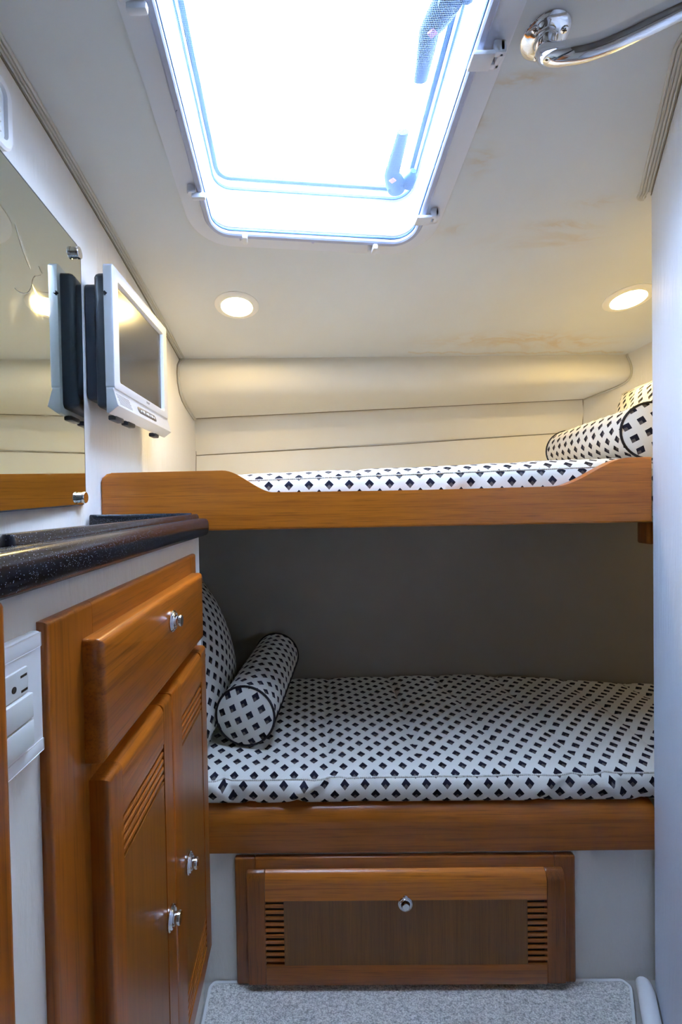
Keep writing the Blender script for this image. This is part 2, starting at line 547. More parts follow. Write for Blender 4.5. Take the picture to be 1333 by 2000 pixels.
# ceiling lofted from the hatch opening out to its edges
def resample(pts, step):
    out = []
    for a, b in zip(pts, pts[1:] + pts[:1]):
        n = max(1, int((b - a).length / step))
        out += [a.lerp(b, k / n) for k in range(n)]
    return out
inner = resample(rpoly(HQ, .07, .004, 10), .03)
cen = Vector((.035, .97))
X0, X1, Y0, Y1 = -.60, 1.80, -1.25, 2.42
outer = []
for p in inner:
    d = p - cen
    ts = []
    if d.x > 1e-6: ts.append((X1 - cen.x) / d.x)
    if d.x < -1e-6: ts.append((X0 - cen.x) / d.x)
    if d.y > 1e-6: ts.append((Y1 - cen.y) / d.y)
    if d.y < -1e-6: ts.append((Y0 - cen.y) / d.y)
    outer.append(cen + d * min(ts))
for cx_, cy_ in ((X0, Y0), (X1, Y0), (X1, Y1), (X0, Y1)):
    k = min(range(len(outer)), key=lambda i: (outer[i] - Vector((cx_, cy_))).length)
    outer[k] = Vector((cx_, cy_))
bm = nb()
K = 26
rings = []
for k in range(K + 1):
    f = (k / K) ** 1.3
    rings.append([(a.x + (b.x - a.x) * f, a.y + (b.y - a.y) * f, ceil_z(a.y + (b.y - a.y) * f)) for a, b in zip(inner, outer)])
loops(bm, rings)
single('ceiling', bm, V_CEIL, 'white vinyl headliner with brown water stains', 'ceiling', kind='structure', smooth='all')
# unseen deck sheet added to block light leaks, open at the hatch
bm = nb()
box(bm, (-.7, -1.3, 2.24), (-.30, 2.5, 2.27)); box(bm, (.37, -1.3, 2.24), (1.9, 2.5, 2.27))
box(bm, (-.30, -1.3, 2.24), (.37, .58, 2.27)); box(bm, (-.30, 1.40, 2.24), (.37, 2.5, 2.27))
single('trim_light_block', bm, WHITE, 'unseen panel added over the headliner to block light leaks', 'deck', kind='structure', smooth=False)

# ---- hatch
w = T('window_1', 'large overhead hatch with glowing white lid and fly screen', 'hatch', (.03, .97, 2.10), kind='structure')
bm = nb()
loops(bm, [hring(-.048, -.0005), hring(-.048, -.0035), hring(-.044, -.005), hring(-.004, -.005), hring(.004, -.003), hring(.006, .004)])
w.part('ceiling_flange', bm, HATCHW, label='flat off-white flange on the headliner')
bm = nb()
loops(bm, [hring(0, -.001), hring(0, -.013), hring(.004, -.018), hring(.0135, -.018), hring(.0165, -.015), hring(.0165, -.001), hring(0, -.001)])
scr = w.part('screen_frame', bm, FRAMEG, label='white screen frame with blue daylight painted in')
bm = nb()
loops(bm, [hring(.0165, -.0035), hring(.0165, -.0075), hring(.0185, -.0075), hring(.0185, -.0035), hring(.0165, -.0035)])
w.part('screen_gasket', bm, GASKET, scr, label='thin screen seal with blue flare painted in')
bm = nb()
ring = hring(.0165, -.005)
f = bm.faces.new([bm.verts.new(p) for p in ring]); bmesh.ops.triangulate(bm, faces=[f])
w.part('fly_screen', bm, NET, scr, smooth=False, label='fine see-through insect netting')
bm = nb()
loops(bm, [hring(.007, -.001), hring(.018, .002), hring(.018, .095), hring(.023, .099)])
loops(bm, [hring(.025, .103), hring(.028, .112), hring(.028, .122)])
w.part('liner', bm, WHITE, label='bright white hatch well')
bm = nb()
loops(bm, [hring(.023, .098), hring(.0225, .104), hring(.0265, .104), hring(.027, .098), hring(.023, .098)])
w.part('frame_seal', bm, GASKET, label='thin frame seal with blue flare painted in')
bm = nb()
loops(bm, [hring(.028, .120), hring(.039, .118), hring(.039, .126), hring(.028, .126), hring(.028, .120)])
w.part('lid_gasket', bm, GASKET, label='rubber lid gasket with blue flare painted in')
bm = nb()
loops(bm, [hring(-.02, .128), hring(-.02, .138)], True, True)
w.part('lid', bm, ACRYL, smooth=False, label='translucent acrylic lid')

# turn-clips round the screen frame (px-measured positions on the headliner)
def clip(x, y, ang, wide):
    bm = nb()
    z = ceil_z(y) - .005
    t = bmesh.new()
    if wide:
        box(t, (-.022, -.012, -.020), (.006, .012, -.014), .002); box(t, (.004, -.012, -.018), (.018, -.004, -.002), .002)
        box(t, (.004, .004, -.018), (.018, .012, -.002), .002); box(t, (.010, -.012, -.018), (.020, .012, -.002), .003)
    else:
        lathe(t, [(0, -.012), (.0055, -.012), (.007, -.010), (.007, 0)], (.012, .004, 0), (0, 0, 1), 16)
        box(t, (-.012, -.005, -.019), (.012, .005, -.009), .003)
    merge(bm, t, Matrix.Translation((x, y, z)) @ Matrix.Rotation(ang, 4, 'Z') @ Matrix.Scale(1.45, 4))
    w.part('clip', bm, HATCHW)
clip(-.258, 1.128, PI, False); clip(-.165, 1.272, PI / 2 + .1, False); clip(.200, 1.324, PI / 2 + .1, False)
clip(.325, 1.216, 0, True); clip(.337, .842, 0, True); clip(-.266, .752, PI, False)
bm = nb(); lathe(bm, [(.0045, 0), (.004, -.002), (0, -.0025)], (.024, 1.319, ceil_z(1.319) - .004), (0, 0, 1), 14)
w.part('screw_cap', bm, mat('lilac_screw_cap', (.50, .47, .66), .4), label='small lilac screw cap')

# dog handles hanging inside the lid
def handle(p_tip, p_bend, p_piv, p_br, z, w0):
    t, b, pv, br = [Vector((*p, z)) for p in (p_tip, p_bend, p_piv, p_br)]
    bm = nb()
    pts = []; rad = []
    for k in range(9):
        f = k / 8
        q = t.lerp(b, f); pts.append(q); rad.append(w0 * (.75 + .35 * f))
    for k in range(1, 6):
        f = k / 5
        pts.append(b.lerp(pv, f)); rad.append(w0 * (1.1 + .35 * math.sin(f * PI * .6)))
    tube(bm, pts, rad, 12)
    for v in bm.verts: v.co.z = z + (v.co.z - z) * .55
    h = w.part('handle', bm, HANDLE, label='black plastic hatch handle with blue glare painted in')
    bm = nb()
    lathe(bm, [(0, -.012), (.020, -.012), (.023, -.008), (.023, .010), (.016, .03)], pv, (0, 0, 1), 24)
    w.part('handle_hub', bm, HANDLE, h)
    bm = nb()
    tube(bm, [pv, pv.lerp(br, .5) + Vector((0, -.004, .01)), br], [.010, .012, .016], 10)
    d = br + Vector((.006, -.035, .008))
    tube(bm, [br + Vector((0, .006, 0)), br.lerp(d, .5), d], [.017, .016, .008], 10)
    w.part('handle_bracket', bm, HANDLE, h)
    bm = nb(); q = b.lerp(pv, .15)
    lathe(bm, [(0, -.003), (.009, -.003), (.010, 0)], (q.x, q.y, z - w0 * .62), (0, 0, 1), 4)
    w.part('handle_mark', bm, PINK, h, smooth=False, label='pink mark on the handle')
handle((.231, 1.062), (.229, 1.196), (.250, 1.245), (.279, 1.232), 2.130, .0175)
handle((.248, .968), (.240, .868), (.262, .812), (.286, .806), 2.160, .0185)
text('lettering', 'LEWMAR', .0125, BLACKTX, frame_mtx((.02, -1, .13), (-1, -.02, 0), (0, 0, -1), (-.2502, .948, ceil_z(.948) - .0183)), scr, w.base, 'dark maker lettering')

# ---- welts along wall and ceiling joints
PROF_L = [(1.963, 1.910), (1.935, 1.880), (1.926, 1.848), (1.932, 1.805), (1.955, 1.768), (1.995, 1.742), (2.054, 1.724), (2.12, 1.710), (2.195, 1.696)]
t1 = T('trim_1', 'triple cream welt between left wall and ceiling', 'trim', (XL, 1.0, 2.0), kind='structure')
for k in range(3):
    bm = nb()
    path = [(XL + .005 + k * .0075, y / 20, ceil_z(y / 20) - .003) for y in range(-20, 40)]
    path += [(XL + .0045, y - .004 - k * .006, z - .002 - (k * .004)) for y, z in PROF_L[1:]]
    tube(bm, path, .0036, 8)
    t1.part('welt', bm, WELT)
bm = nb(); tube(bm, [(XL + .0008, y / 20, ceil_z(y / 20) - .0085) for y in range(-20, 40)] + [(XL + .001, y - .022, z - .010) for y, z in PROF_L[1:]], .0014, 6)
t1.part('seam', bm, SEAM, label='dark seam line')

t2 = T('trim_2', 'bundle of parallel cream welts between right partition and ceiling', 'trim', (.8, 1.0, 2.06), kind='structure')
for k in range(4):
    bm = nb()
    path = []
    for i in range(-10, 25):
        y = .84 + i * (.335 / 24)
        x = .71 + (y - .85) * .527 if y > .85 else .71
        path.append((x - .005 - k * .0078, y, ceil_z(y) - .003))
    if k:                                             # the welts turn in to the end of the partition
        lx, ly, lz = path[-1]
        for a in range(1, 7):
            q = a / 6 * PI * .55
            path.append((lx + k * .0075 * (1 - math.cos(q)), ly + .022 * math.sin(q) * (.6 + .2 * k), ceil_z(ly + .02) - .003))
    tube(bm, path, .0036, 8)
    t2.part('welt', bm, WELT)
bm = nb(); tube(bm, [(.7088 + (y - .85) * .527, y, ceil_z(y) - .0085) for y in [.86 + i * .04 for i in range(9)]], .0014, 6)
t2.part('seam', bm, SEAM, label='dark seam line')

# ---- padded back of the upper berth
wb = T('wall_back', 'cream padded panels behind the upper berth', 'wall', (.4, 2.2, 1.5), kind='structure')
PROF_R = [(2.003, 1.897), (1.993, 1.872), (1.986, 1.845), (1.985, 1.818), (1.992, 1.797), (2.014, 1.781), (2.07, 1.769), (2.13, 1.760), (2.195, 1.751)]
def ruled(pl, pr, xl, xr, n=24, ext=.03):
    bm = nb(); rows = []
    for i in range(n + 1):
        f = i / n
        rows.append([bm.verts.new((xl + (xr[j] - xl) * f, a[0] + (b[0] - a[0]) * f, a[1] + (b[1] - a[1]) * f)) for j, (a, b) in enumerate(zip(pl, pr))])
    for A, B in zip(rows, rows[1:]):
        for j in range(len(A) - 1): bm.faces.new((A[j], A[j + 1], B[j + 1], B[j]))
    return bm
def smooth_prof(p, n=4):
    out = []
    for i in range(len(p) - 1):
        for k in range(n):
            t_ = k / n
            p0 = p[max(i - 1, 0)]; p1 = p[i]; p2 = p[i + 1]; p3 = p[min(i + 2, len(p) - 1)]
            out.append(tuple(.5 * (2 * p1[c] + (p2[c] - p0[c]) * t_ + (2 * p0[c] - 5 * p1[c] + 4 * p2[c] - p3[c]) * t_ ** 2 + (3 * p1[c] - p0[c] - 3 * p2[c] + p3[c]) * t_ ** 3) for c in (0, 1)))
    out.append(p[-1]); return out
pl, pr = smooth_prof(PROF_L), smooth_prof(PROF_R)
pl[0] = (pl[0][0], pl[0][1] + .012); pr[0] = (pr[0][0], pr[0][1] + .012)
wb.part('padded_soffit', ruled(pl, pr, XL, [1.425 - (y - 1.907) * .38 + .03 for y, z in pr]), V_PAD, smooth='all', label='rounded padded roll under the ceiling')
def panel(zl0, zl1, zr0, zr1, y0, y1, bulge):
    n = 8
    a = []; b = []
    for i in range(n + 1):
        f = i / n; e = math.sin(f * PI) ** .5 * bulge
        a.append((y0 + (y1 - y0) * f - e, zl0 + (zl1 - zl0) * f)); b.append((y0 + (y1 - y0) * f - e, zr0 + (zr1 - zr0) * f))
    return ruled(a, b, XL, [1.36] * (n + 1))
wb.part('padded_panel', panel(1.700, 1.522, 1.755, 1.601, 2.197, 2.205, .006), V_PAD, smooth='all')
wb.part('padded_panel', panel(1.518, 1.20, 1.597, 1.20, 2.205, 2.175, .006), V_PAD, smooth='all')
single('trim_3', bx((-.6, 2.212, 1.15), (1.5, 2.26, 2.2)), V_WALL, 'backing board behind the padded panels', 'trim', kind='structure', smooth=False)
def seamline(pts, r=.0016):
    bm = nb(); tube(bm, pts, r, 6); wb.part('seam', bm, SEAM, label='dark seam line')
seamline([(XL, 2.192, 1.696), (1.316, 2.192, 1.751)], .0024)
seamline([(XL, 2.204, 1.520), (.4, 2.203, 1.553), (1.315, 2.204, 1.599)])
seamline([(XL + .001, 2.197, 1.697), (XL + .001, 2.203, 1.52), (XL + .001, 2.18, 1.36)])
seamline([(1.314, 2.194, 1.752), (1.314, 2.199, 1.60)])
seamline([(XL, 1.961, 1.9085), (1.395, 2.008, 1.8955)], .0010)
bm = nb(); tube(bm, [(1.423 - (y - 1.907) * .38, y - .006, z - .004) for y, z in pr], .0036, 8)
wb.part('welt', bm, WELT)

# ---- lower berth back wall (follows the hull in on the right)
lp = [(-.60, 1.905), (.62, 1.905), (.95, 1.86), (1.45, 1.735), (1.50, 1.80), (1.0, 1.93), (.62, 1.96), (-.60, 1.96)]
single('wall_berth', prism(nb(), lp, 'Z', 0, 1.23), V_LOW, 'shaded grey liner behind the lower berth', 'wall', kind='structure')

# ================================================================== BUNKS
def fascia_poly():
    bot = 1.217
    top = [(XL, 1.345), (XL + .004, 1.358), (XL + .016, 1.368), (XL + .03, 1.370)]
    def sm(f): return f * f * (3 - 2 * f)
    for i in range(0, 17):
        f = i / 16; top.append((-.225 + .135 * f, 1.371 - .059 * sm(f)))
    for i in range(1, 12):
        f = i / 12; top.append((-.09 + f * .725, 1.312 - .002 * math.sin(f * PI) + .002 * f))
    for i in range(0, 19):
        f = i / 18; top.append((.635 + .195 * f, 1.314 + .071 * sm(f)))
    top += [(.8862, 1.386)]
    return [(.8862, bot), (XL, bot - .003)][::-1][::-1] + top
ub = T('bunk', 'upper wooden bunk with scooped teak front board', 'bunk', (.2, 1.7, 1.217), 'built-in bunks')
poly = fascia_poly()
bm = prism(nb(), poly, 'Y', 1.182, 1.214, .008, 4)
ub.part('front_board', bm, W_X)
ub.part('base', bx((XL, 1.205, 1.232), (1.32, 1.90, 1.245)), OFFW, smooth=False)
ub.part('base', bx((XL, 1.90, 1.232), (1.30, 2.17, 1.246)), OFFW, smooth=False)
ub.part('bracket', bx((.884, 1.192, 1.158), (.904, 1.24, 1.217), .006), W_DZ, label='small teak support block')

lb = T('bunk', 'lower wooden bunk with straight teak front board over white panel', 'bunk', (.3, 1.55, 0), 'built-in bunks')
pf = [(1.182, .362), (1.182, .436), (1.1829, .444), (1.1855, .453), (1.190, .462), (1.196, .469), (1.204, .4745), (1.214, .478), (1.224, .479), (1.250, .479), (1.250, .362)]
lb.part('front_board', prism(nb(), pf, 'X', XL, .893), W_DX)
lb.part('front_panel', bx((XL, 1.196, 0), (.91, 1.215, .366)), V_PANEL, smooth=False)
lb.part('base', bx((XL, 1.250, .455), (1.40, 1.73, .474)), OFFW, smooth=False)

# mattresses
def mattress(name, label, x0, x1, yf, yb, zb, zt, seams, xshow, base, flatbulge=.012, noise_amp=.004, folds=()):
    H = lambda x: zt(x) - zb
    prof = [(.030, .0), (.012, .015), (.002, .14), (-.004, .32), (-.005, .52), (-.002, .68), (.004, .78), (.009, .80), (.016, .87), (.030, .93), (.055, .975), (.10, 1.0)]
    n_top = 26
    t = T(name, label, 'mattress', base, 'patterned bunk mattresses')
    bm = nb(); uvl = bm.loops.layers.uv.verify()
    nu = int((x1 - x0) / .011)
    rows = []; uvs = {}
    for i in range(nu + 1):
        x = x0 + (x1 - x0) * i / nu
        e = min(1.0, min(x - x0, x1 - x) / .05); e = math.sqrt(max(0, 1 - (1 - e) ** 2))
        row = []; s = 0; last = None
        pts = [(yf + a, zb + b * H(x)) for a, b in prof]
        for k in range(1, n_top + 1):
            f = k / n_top
            y = yf + .10 + (yb(x) - yf - .10) * f
            z = zt(x) + .010 * math.sin(min(1, f * 1.5) * PI * .9) - (.02 * max(0, (f - .9) / .1) ** 2)
            pts.append((y, z))
        for j, (y, z) in enumerate(pts):
            if last: s += math.hypot(y - last[0], z - last[1])
            last = (y, z)
            nz = noise.noise(Vector((x * 3.1, y * 4, 3.7))) * noise_amp + noise.noise(Vector((x * 11, y * 9, z * 14))) * noise_amp * .55
            dip = 0
            for sx in seams:
                d = abs(x - sx - .02 * math.sin(y * 3 + sx * 9))
                if d < .05: dip -= .0065 * math.exp(-(d / .007) ** 2) + .004 * math.exp(-(d / .03) ** 2)
            topw = min(1, max(0, (j - 8) / 4))
            fy = 0
            if j < 9:
                for fx, fa, fl, sl in folds:
                    d = (x - fx) - sl * (z - zb)
                    fy -= fa * math.exp(-(d / fl) ** 2) * math.sin(PI * min(1, max(0, (z - zb) / H(x))))
                    fy += fa * .9 * math.exp(-((d - fl * 1.6) / (fl * .6)) ** 2)
            mid = zb + H(x) * .5
            zz = mid + (z - mid) * (.35 + .65 * e)
            v = bm.verts.new((x, y + (1 - topw) * (nz * .9 + fy) + (1 - e) * .03 * (1 - topw), zz + topw * (nz + dip)))
            uvs[v] = (x, s); row.append(v)
        rows.append(row)
    for A, B in zip(rows, rows[1:]):
        for j in range(len(A) - 1):
            f = bm.faces.new((A[j], A[j + 1], B[j + 1], B[j]))
            for l in f.loops: l[uvl].uv = uvs[l.vert]
    bm.faces.new(rows[0][::-1]); bm.faces.new(rows[-1])
    cord = [rows[i][7].co.copy() + Vector((0, -.0015, .001)) for i in range(2, nu - 1, 2)]
    t.part('cover', bm, FAB, smooth='all')
    bm = nb(); tube(bm, cord, .0023, 8); t.part('piping', bm, CORD, label='cream twisted cord edge')
    return t
mattress('mattress', 'thick patterned mattress on the lower bunk under the bolster', -.53, 1.36, 1.196, lambda x: 1.895 if x < .62 else 1.895 - (x - .62) * .20, .4785,
         lambda x: .5585 + .012 * max(0, min(1, (x + .25) / 1.1)), [-.155, .065, .29, .52, .745, .97, 1.2], None, (.4, 1.5, .479),
         folds=[(-.10, .012, .03, 1.6), (.55, .008, .03, 1.2), (.83, .010, .03, -1.4), (-.20, .012, .02, -1.2)])
mattress('mattress', 'thin patterned mattress on the upper bunk behind the scooped board', -.50, 1.285, 1.222, lambda x: 2.165, 1.2465,
         lambda x: 1.3685 + .026 * max(0, min(1, (x + .2) / 1.05)) - .014 * max(0, min(1, (x - .86) / .06)), [.145, .60, 1.05, -.30], None, (.4, 1.7, 1.247),
         folds=[(.70, .008, .05, .8), (.30, .005, .04, 1.0)])

# bolsters
def bolster(label, a, b, r, base, roll, long_ang):
    a, b = Vector(a), Vector(b)
    t = T('bolster', label, 'bolster', base, 'patterned bolsters on the bunks')
    ax = (b - a).normalized(); L = (b - a).length
    x = ax.cross(Vector((0, 0, 1))).normalized(); y = x.cross(ax)       # x: viewer's right, y: up
    bm = nb()
    def side(u, v):
        ang = v * 2 * PI
        rr = r * (1 + .012 * noise.noise(Vector((u * 5, math.cos(ang) * 2, math.sin(ang) * 2 + roll))) + .02 * math.sin(u * PI))
        p = a + ax * (L * u) + (x * math.cos(ang) + y * math.sin(ang)) * rr
        return p, (ang * r + roll, u * L)
    uvgrid(bm, side, 26, 48)
    def capf(base_, sgn):
        def fn(u, v):
            ang = v * 2 * PI; q = u
            h = .020 * (1 - q ** 2.2)
            p = base_ - ax * sgn * h + (x * math.cos(ang) + y * math.sin(ang)) * (r * q)
            ca, sa = math.cos(.32), math.sin(.32)
            uu, vv = r * q * math.cos(ang), r * q * math.sin(ang)
            return p, (uu * ca - vv * sa + .013, uu * sa + vv * ca + .01)
        return fn
    uvgrid(bm, capf(a, 1), 10, 48); uvgrid(bm, capf(b, -1), 10, 48)
    bmesh.ops.remove_doubles(bm, verts=bm.verts, dist=1e-5)
    t.part('cover', bm, FAB, smooth='all')
    for q in (a, b):
        bm = nb()
        tube(bm, [q + (x * math.cos(k / 48 * 2 * PI) + y * math.sin(k / 48 * 2 * PI)) * (r + .001) for k in range(48)], .0036, 8, closed=True)
        t.part('piping', bm, NAVY, label='black end piping')
    d = x * math.cos(long_ang) + y * math.sin(long_ang)
    bm = nb(); tube(bm, [a + ax * (L * k / 20) + d * (r * (1 + .02 * math.sin(k / 20 * PI)) + .001) for k in range(21)], .0034, 8)
    t.part('piping', bm, NAVY, label='black lengthwise piping')
    return t
bolster('patterned bolster with black piping lying on the lower mattress at left', (-.200, 1.327, .659), (-.144, 1.850, .662), .0866, (-.17, 1.59, .572), .01, -.22)
bolster('patterned bolster with black piping on the upper mattress at right', (.970, 1.300, 1.469), (1.037, 1.835, 1.470), .0790, (1.01, 1.57, 1.385), .03, -1.5)

# scatter cushions
def cushion(label, loc, rot, sx, sy, th, lean=0.0):
    t = T('cushion', label, 'cushion', loc, 'patterned cushions on the bunks')
    mt = Matrix.Translation(loc) @ Matrix.Rotation(-lean, 4, 'Y') @ Euler(rot).to_matrix().to_4x4()
    bm = nb()
    def f(sign):
        def fn(u, v):
            a, b = u * 2 - 1, v * 2 - 1
            h = th * ((1 - a * a) * (1 - b * b)) ** .55
            k = 1 - .05 * (1 - abs(a)) ** 1 * abs(b) ** 4 - .05 * (1 - abs(b)) * abs(a) ** 4
            p = Vector((a * sx * k, b * sy * k, sign * h + .003 * noise.noise(Vector((a * 3, b * 3, sign)))))
            return mt @ p, (a * sx, b * sy)
        return fn
    uvgrid(bm, f(1), 24, 24); uvgrid(bm, f(-1), 24, 24)
    bmesh.ops.remove_doubles(bm, verts=bm.verts, dist=2e-3)
    t.part('cover', bm, FAB, smooth='all')
    bm = nb(); pts = []
    for s0, s1, dx, dy in ((-1, -1, 1, 0), (1, -1, 0, 1), (1, 1, -1, 0), (-1, 1, 0, -1)):
        for k in range(10):
            a, b = s0 + dx * k * .2, s1 + dy * k * .2
            kk = 1 - .05 * (1 - abs(a)) * abs(b) ** 4 - .05 * (1 - abs(b)) * abs(a) ** 4
            pts.append(mt @ Vector((a * sx * kk, b * sy * kk, 0)))
    tube(bm, pts, .0042, 8, closed=True)
    t.part('piping', bm, CORD, label='cream edge cord')
    return t
cushion('large patterned cushion leaning behind the cabinet on the lower bunk', (-.375, 1.545, .786), (math.radians(90), 0, math.radians(90)), .27, .215, .085, lean=.30)
cushion('patterned cushion leaning on the hull behind the upper bolster', (1.150, 1.50, 1.545), (math.radians(90), 0, math.radians(86)), .20, .150, .055, lean=-.34)
cushion('second patterned cushion against the hull, furthest back at right', (1.285, 1.80, 1.560), (math.radians(90), 0, math.radians(84)), .15, .165, .05, lean=-.20)

# ================================================================== LOCKER UNDER THE LOWER BUNK
def knob(t, parent, loc, axis, n=24):
    bm = nb()
    lathe(bm, [(.0185, 0), (.0190, .0025), (.0175, .0045), (.0160, .0045), (.0155, .006), (.0138, .0072), (.0115, .0060), (.0105, .0045)], loc, axis, n)
    k = t.part('knob', bm, CHROME, parent, label='round chrome push-button latch') if t.o is not parent else t.part('knob', bm, CHROME, label='round chrome push-button latch')
    return k
def button(bm_loc, axis, L, r=.0095):
    bm = nb()
    lathe(bm, [(r * .92, .002), (r * .92, L * .55), (r * 1.06, L * .62), (r * 1.08, L * .92), (r * .98, L), (0, L + .0008)], bm_loc, axis, 22)
    return bm

lk = T('locker', 'teak drop-front locker under the lower bunk', 'locker', (.23, 1.19, 0))
FX0, FX1 = -.214, .679
for nm, a, b, m_ in (('stile', (FX0, 1.180, .0112), (FX0 + .055, 1.1957, .350), W_DZ), ('stile', (FX1 - .055, 1.180, .0112), (FX1, 1.1957, .350), W_DZ),
                     ('rail', (FX0 + .053, 1.1803, .295), (FX1 - .053, 1.1957, .350), W_DX), ('rail', (FX0 + .053, 1.1803, .0112), (FX1 - .053, 1.1957, .05), W_DX)):
    lk.part(nm, bx(a, b, .005, 3), m_)
lk.part('backing', bx((FX0 + .05, 1.190, .02), (FX1 - .05, 1.1957, .31)), DARK, smooth=False)  # black sheet painted as the shade behind the vent slots
DX0, DX1, DZ0, DZ1 = -.181, .643, .026, .321
bm = nb()                                           # the door: a solid teak frame round the veneer and the two vents
SL0, SL1 = (-.134, -.085), (.545, .597)
def bar(x0, x1, z0, z1, m=None): return bx((x0, 1.163, z0), (x1, 1.181, z1), .0)
prof = [(1.163, .250), (1.163, .296), (1.1645, .306), (1.169, .315), (1.175, .3195), (1.181, .321), (1.181, .250)]
d = lk.part('door', prism(bm, prof, 'X', DX0 + .048, DX1 - .048), W_X, label='drop-front door with a rounded top')
for x0, x1 in ((DX0, DX0 + .0475), (DX1 - .0475, DX1)):
    prof2 = [(1.163, DZ0 + .003), (1.163, .296), (1.1645, .306), (1.169, .315), (1.175, .3195), (1.181, .321), (1.181, DZ0)]
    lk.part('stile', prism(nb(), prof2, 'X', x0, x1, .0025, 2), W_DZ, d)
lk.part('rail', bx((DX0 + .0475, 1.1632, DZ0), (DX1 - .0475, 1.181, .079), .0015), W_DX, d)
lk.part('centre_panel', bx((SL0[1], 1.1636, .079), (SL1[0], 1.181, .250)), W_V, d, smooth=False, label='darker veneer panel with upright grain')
z_top, pitch, sh = .2465, .01585, .0066
for x0, x1 in (SL0, SL1):
    lk.part('slat', bx((x0, 1.1636, z_top + .0005), (x1, 1.181, .250)), W_DX, d, smooth=False)
    for k in range(11):
        zt_ = z_top - k * pitch - sh
        zb_ = zt_ - (pitch - sh) if k < 10 else .079
        lk.part('slat', bx((x0, 1.1636, zb_), (x1, 1.1672, zt_), .0006, 1), W_DX, d, smooth=False)
kk = knob(lk, d, (.230, 1.163, .2415), (0, -1, 0))
lk.part('button', button((.230, 1.163, .2395), (0, -1, 0), .010, .0085), CHROME, d)
bm = nb(); lathe(bm, [(.0065, 0), (.0065, .003), (.0045, .005), (0, .0052)], (.230, 1.163, .2585), (0, -1, 0), 16)
lk.part('keyhole_cap', bm, CHROME, d)

# ================================================================== CABINET ON THE LEFT
cb = T('cabinet', 'teak-fronted cabinet with drawer and two louvred doors under the counter', 'cabinet', (-.40, .75, 0))
bm = nb(); box(bm, (-.545, -1.0, .245), (-.275, 1.12, 1.209)); 
cb.part('carcass', bm, V_PANEL, smooth=False, label='white cabinet body')
cb.part('carcass', bx((-.545, 1.12, 0), (-.30, 1.181, 1.205)), V_PANEL, smooth=False)
cb.part('toe_kick', bx((-.545, -1.0, 0), (-.295, 1.15, .247)), V_PANEL, smooth=False)
FB, FF = -.276, -.265
for nm, y0, y1, z0, z1, m_, sd in (('stile', .449, .5445, .245, 1.170, W_Z, 'ltb'), ('stile', 1.000, 1.050, .245, 1.170, W_Z, 'rtb'),
                              ('rail', .545, .9995, 1.108, 1.170, W_Y, 't'), ('rail', .545, .9995, .950, 1.000, W_Y, ''), ('rail', .545, .9995, .245, .30, W_Y, 'b')):
    cb.part(nm, piece(y0, y1, z0, z1, FB, FF, .006, sd), m_)
cb.part('backing', bx((-.275, .52, .26), (-.268, 1.02, 1.12)), DARK, smooth=False)  # black sheet in place of the shade behind the louvres
# drawer
dr = cb.part('drawer_front', slab(nb(), .519, 1.014, .985, 1.131, FF, -.2415, .003, .0085, 6), W_Y, label='drawer front with rounded edges')
knob(cb, dr, (-.2415, .782, 1.0835), (1, 0, 0)); cb.part('button', button((-.2415, .782, 1.0835), (1, 0, 0), .0175), CHROME, dr)
# doors
def cab_door(y0, y1, s0, s1, ky):
    xf = -.242
    # stiles, rails, panel and slats joined edge to edge
    bm = nb()
    prof = [(FF, .898), (xf, .898), (xf, .949), (xf - .002, .955), (xf - .006, .960), (xf - .012, .962), (FF, .962)]
    t_ = bmesh.new()
    prism(t_, prof, 'Y', s0, s1)
    merge(bm, t_)
    d_ = cb.part('door', bm, W_Y, label='louvred door')
    for a, b, sd in ((y0, s0 - .0003, 'ltb'), (s1 + .0003, y1, 'rtb' if y1 > 1 else 'tb')):
        cb.part('stile', piece(a, b, .265, .962, FF, xf, .0085, sd), W_Z, d_)
    cb.part('rail', piece(s0, s1, .265, .3105, FF, xf, .007, 'b'), W_Y, d_)
    cb.part('centre_panel', bx((FF, s0, .378), (xf - .0012, s1, .836)), W_VD, d_, smooth=False, label='darker veneer panel with upright grain')
    for za, zb_ in ((.836, .898), (.3105, .378)):
        n = 5; p = (zb_ - za) / n
        for k in range(n):
            z0 = za + k * p
            # each slat leans outward at its lower edge
            q = [(xf - .0060, z0 + .0062), (xf - .0012, z0 + .0062), (xf - .0012, z0 + p - .0012), (xf - .0035, z0 + p), (xf - .0060, z0 + p)]
            cb.part('slat', prism(nb(), q, 'Y', s0, s1), W_Y, d_, smooth=False)
    knob(cb, d_, (xf, ky, .602), (1, 0, 0)); cb.part('button', button((xf, ky, .602), (1, 0, 0), .0175), CHROME, d_)
cab_door(.527, .7685, .566, .727, .738)
cab_door(.7715, 1.032, .829, .982, .852)

# neighbouring wooden jamb at the extreme left
single('trim_4', slab(nb(), .30, .372, .02, 1.208, -.275, -.252, .004, .006), W_Z,
       'teak edge post at the far left beside the outlet plate', 'trim', kind='structure')

